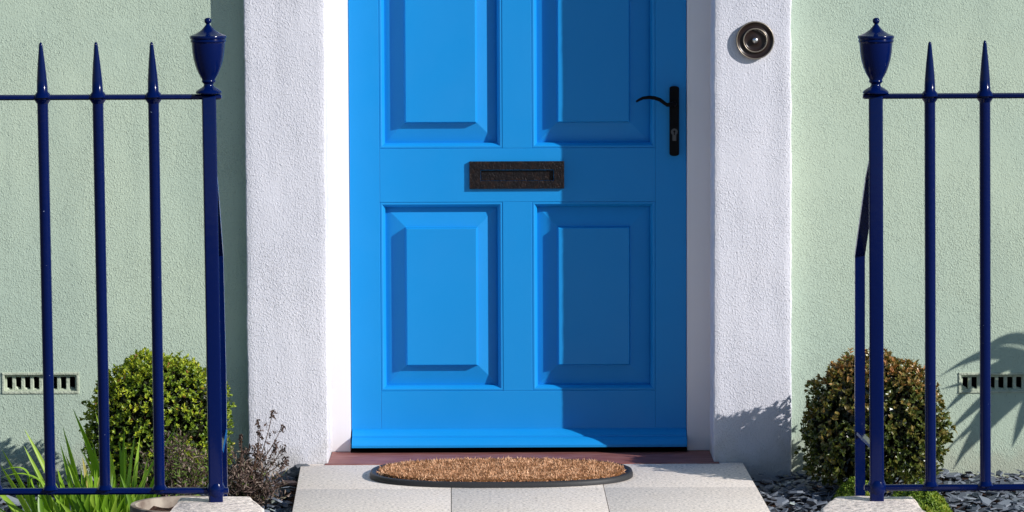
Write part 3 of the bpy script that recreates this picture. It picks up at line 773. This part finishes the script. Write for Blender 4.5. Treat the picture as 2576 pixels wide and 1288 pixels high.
# ------------------------------------------------------------------ sword-leaved clump
random.seed(77); lv = Leaves(); YG = -1.05
def blade(ub, vb, ut, vt, bow, Wd, tint, y0=None, y1=None, n=12, droop=0):
    y0 = YG + U(-.05, .05) if y0 is None else y0; y1 = y0 + U(-.08, .08) if y1 is None else y1
    a, b = at(ub, vb, y0), at(ut, vt, y1); a.z = max(a.z, ZG)
    pts = []
    for i in range(n):
        t = i / (n - 1); p = a.lerp(b, t); p.x += math.sin(t * math.pi) * bow
        p.z += math.sin(t * math.pi) * droop
        pts.append(p)
    ang = U(-.7, .7); lv.strap(pts, Wd, tint, Vector((math.cos(ang), math.sin(ang), 0)))
for a in [(250, 1400, 183, 1028, .030, .017, .35), (262, 1400, 240, 1038, .030, .017, .9), (215, 1390, 158, 1074, .012, .015, .55), (205, 1390, 62, 1080, .006, .015, .9, ),
          (190, 1390, 152, 1117, .012, .013, .5), (155, 1390, 60, 1122, .012, .015, .75), (130, 1385, 5, 1130, .008, .016, .65), (120, 1380, 0, 1168, .006, .016, .8),
          (225, 1390, 163, 1140, .015, .015, .6), (235, 1385, 170, 1170, .01, .015, .8), (320, 1400, 340, 1090, -.010, .011, .55), (330, 1400, 352, 1098, -.006, .012, .75),
          (318, 1400, 313, 1075, -.004, .012, .3), (300, 1400, 318, 1120, .0, .018, .4), (340, 1395, 372, 1150, -.004, .010, .85), (310, 1400, 300, 1110, .01, .02, .35),
          (290, 1400, 270, 1130, .006, .014, .5), (280, 1400, 205, 1130, .02, .016, .85), (110, 1370, -40, 1200, .005, .014, .7), (95, 1370, 0, 1235, .0, .012, .8),
          (350, 1395, 400, 1170, -.006, .016, .35), (360, 1395, 395, 1215, .0, .016, .3), (270, 1400, 232, 1110, .01, .016, .5), (300, 1400, 440, 1080, -.02, .010, .4)]:
    blade(*a)
for i in range(190):
    ub = 235 + random.gauss(0, 62); ut = ub + (ub - 250) * U(.35, 1.2) + random.gauss(0, 40); vt = 1165 + abs(ut - 240) * U(.1, .4) + U(0, 120)
    blade(ub, 1385, ut, min(vt, 1300), U(-.015, .02), U(.009, .017), min(.97, max(0, random.gauss(.45, .25))), YG + U(-.14, .12))
for (a, b_, c_) in (((60, 1270), (105, 1148), (0, 1185)), ((150, 1270), (85, 1155), (-10, 1210)), ((130, 1290), (30, 1165), (118, 1215))):
    y = YG - .02; P0, P1, P2 = at(*a, y), at(*b_, y - .03), at(*c_, y - .05)
    pts = [P0 * (1 - t) ** 2 + P1 * 2 * t * (1 - t) + P2 * t * t for t in [i / 13 for i in range(14)]]
    lv.strap(pts, .007, .6, Vector((.3, 1, .2)).normalized())
# a dry yellowed spike low in the clump
blade(226, 1300, 207, 1150, .004, .011, 1.0)
cb = at(240, 1330, YG); gr = empty('sword_leaf_plant', (cb.x, YG, ZG), 'clump of bright green sword-shaped leaves growing behind the left railing bars', 'plant')
lv.build('leaves', M_blade, gr, smooth=True)

# ------------------------------------------------------------------ dried shrubs
def shrub(c, w_, d_, stems, hts, seed, label, green, name='dried_shrub', heads=(), group='dried brown plants', dens=1.0, lean=0.0):
    random.seed(seed); t = empty(name, (c[0], c[1], ZG), label, 'plant', group); tw = Leaves(); lf_ = Leaves()
    for i in range(stems):
        a = Vector((c[0] + U(-1, 1) * w_ * .35, c[1] + U(-1, 1) * d_ * .35, ZG)); ang = U(0, 6.28); k = U(.1, 1)
        h = U(*hts) * (1 - .35 * k * k)
        b = Vector((c[0] + math.cos(ang) * w_ * k + lean * h, c[1] + math.sin(ang) * d_ * k, ZG + h))
        m_ = a.lerp(b, .5) + Vector((U(-.02, .02), U(-.02, .02), U(0, .03)))
        P_ = [a * (1 - s) ** 2 + m_ * 2 * s * (1 - s) + b * s * s + rv() * .0025 for s in [j / 6 for j in range(7)]]
        tw.twig(P_, .0013, .5)
        for j in range(int(26 * dens)):
            s = U(.2, 1); q = P_[min(6, int(s * 6))].lerp(P_[min(6, int(s * 6) + 1)], U(0, 1)) + rv() * .004
            dd = (rv() + Vector((0, 0, .7))).normalized(); L_ = U(.009, .021)
            tint = U(.87, 1) if random.random() < green else min(.85, abs(random.gauss(.42, .28)))
            if random.random() < .35:
                tw2 = q + dd * L_ * 1.3; lf_.twig([q, q.lerp(tw2, .5) + rv() * .003, tw2], .0008, tint)
            else: lf_.leaf(q, dd, rv(), L_, U(.003, .0058), tint, .2, U(-.5, .6))
    for (u_, v_, uu, vv, Y) in heads:      # long stalks with seed heads
        a, b = at(u_, v_, Y), at(uu, vv, Y)
        m_ = a.lerp(b, .55) + Vector((.008, 0, -.004))
        P_ = [a * (1 - s) ** 2 + m_ * 2 * s * (1 - s) + b * s * s for s in [j / 8 for j in range(9)]]
        tw.twig(P_, .0016, .5, 5)
        for s in (4, 5, 6, 7):
            if random.random() < .5:
                e = P_[s] + Vector((U(-.012, .012), U(-.01, .01), U(-.014, .006))); tw.twig([P_[s], P_[s].lerp(e, .5), e], .0008, .5)
                for z in range(5): lf_.leaf(e + rv() * .003, rv(), rv(), .008, .004, U(0, .3), .3, .5)
        for z in range(16): lf_.leaf(b + Vector((U(-.004, .004), U(-.004, .004), U(-.014, .004))), (rv() * .7 + Vector((.1, 0, -.8))).normalized(), rv(), U(.006, .012), .005, U(0, .25), .4, .5)
    lf_.build('dry_foliage', M_dry, t); tw.build('stems', M_twig, t)
    return t
p = at(440, 1235, -.62)
shrub((p.x, -.62), .115, .13, 85, (.15, .235), 3, 'dense brown and green dried shrub in front of the fresh green bush', .38, 'heather_shrub', dens=1.2)
p = at(640, 1215, -.42)
shrub((p.x - .015, -.42), .105, .12, 80, (.07, .17), 9, 'dry brown flower stalks with seed heads before the left white pillar', .03, 'dried_flower_plant',
      heads=[(640, 1190, 686, 1032, -.42), (645, 1180, 710, 1070, -.42), (640, 1190, 648, 1057, -.42), (650, 1200, 690, 1120, -.42), (655, 1200, 712, 1122, -.40), (630, 1200, 654, 1085, -.43), (600, 1190, 606, 1095, -.45), (655, 1200, 722, 1150, -.42)], dens=1.25)
p = at(690, 1170, -.40)
# ------------------------------------------------------------------ pot
YP = -1.33; pc = at(462, 1272, YP); prad = at(597, 1272, YP).x - pc.x
pot = empty('plant_pot', (pc.x, YP, ZG), 'weathered round plant pot of dark soil beside the left stone block', 'plant pot')
mb = MB(); k = prad; ht = pc.z - ZG
mb.lathe([(k * .62, 0), (k * .64, .004), (k * .86, ht * .8), (k * .88, ht - .024), (k * .97, ht - .022), (k, ht - .018), (k, ht - .004), (k * .985, ht), (k * .9, ht), (k * .885, ht - .004), (k * .86, ht - .03), (k * .84, ht - .032)], (pc.x, YP, ZG + .004), 'Z', 48)
mb.build('pot_body', M_pot, pot, angle=45)
random.seed(3); mb = MB(); rings = []
mb.bm.verts.new((pc.x, YP, pc.z - .018)); mb.bm.verts.ensure_lookup_table(); c0 = mb.bm.verts[0]; prev = None
for i in range(1, 13):
    r_ = []
    for j in range(40):
        t = 2 * math.pi * j / 40; q = k * .87 * i / 12; x, y = math.cos(t) * q, math.sin(t) * q
        r_.append(mb.bm.verts.new((pc.x + x, YP + y, pc.z - .018 + .008 * noise.noise((x * 60, y * 60, 0)))))
    for j in range(40):
        if prev: mb.bm.faces.new((prev[j], prev[(j + 1) % 40], r_[(j + 1) % 40], r_[j]))
        else: mb.bm.faces.new((c0, r_[j], r_[(j + 1) % 40]))
    prev = r_
mb.build('soil', M_soil, pot)

# ------------------------------------------------------------------ broad-leaved plant standing right of the frame; its shade falls on the wall
random.seed(15)
def up_sun(u, v, p):                 # the place at distance p from the wall whose shade falls on that wall point
    q = at(u, v, YW); return q + SUN * (p / -SUN.y)
crown_ = up_sun(2680, 935, .42)
cp = empty('cabbage_palm', (crown_.x, crown_.y, ZG), 'broad-leaved palm-like plant beyond the right edge, shading the wall by the air brick', 'plant')
lv = Leaves()
tips = [(2356, 952, 20), (2410, 936, 18), (2364, 980, 12), (2372, 1040, 26), (2380, 1092, 22), (2412, 1112, 24), (2427, 1142, 24), (2396, 1184, 20), (2353, 1164, 7), (2545, 1128, 22),
        (2470, 1020, 34), (2490, 1075, 30), (2450, 1050, 24), (2520, 1000, 34), (2700, 1180, 34), (2850, 1100, 36), (2900, 900, 36), (2800, 760, 36), (2760, 1150, 34)]
for i, (u_, v_, w__) in enumerate(tips):
    pe = .18 + .14 * random.random()
    b = up_sun(u_, v_, pe); a = crown_ + Vector((U(-.02, .02), U(-.02, .02), U(-.05, .05)))
    pts = []
    for j in range(12):
        t = j / 11; q = a.lerp(b, t); q.z += math.sin(t * math.pi) * (.02 + .025 * random.random() * 0 + (.05 if i < 2 else .03 if i % 2 else .01)); pts.append(q)
    d = (b - a).normalized(); lv.strap(pts, w__ * .00125, U(0, 1), d.cross(SUN).normalized(), .1)
lv.build('crown', M_cord, cp, smooth=True)
mb = MB(); c_ = crown_; mb.tube([(c_.x, c_.y, ZG), (c_.x + .01, c_.y, c_.z * .4), (c_.x, c_.y, c_.z + .03)], [.03, .024, .022], 12); mb.build('trunk', M_bark, cp, smooth=True)
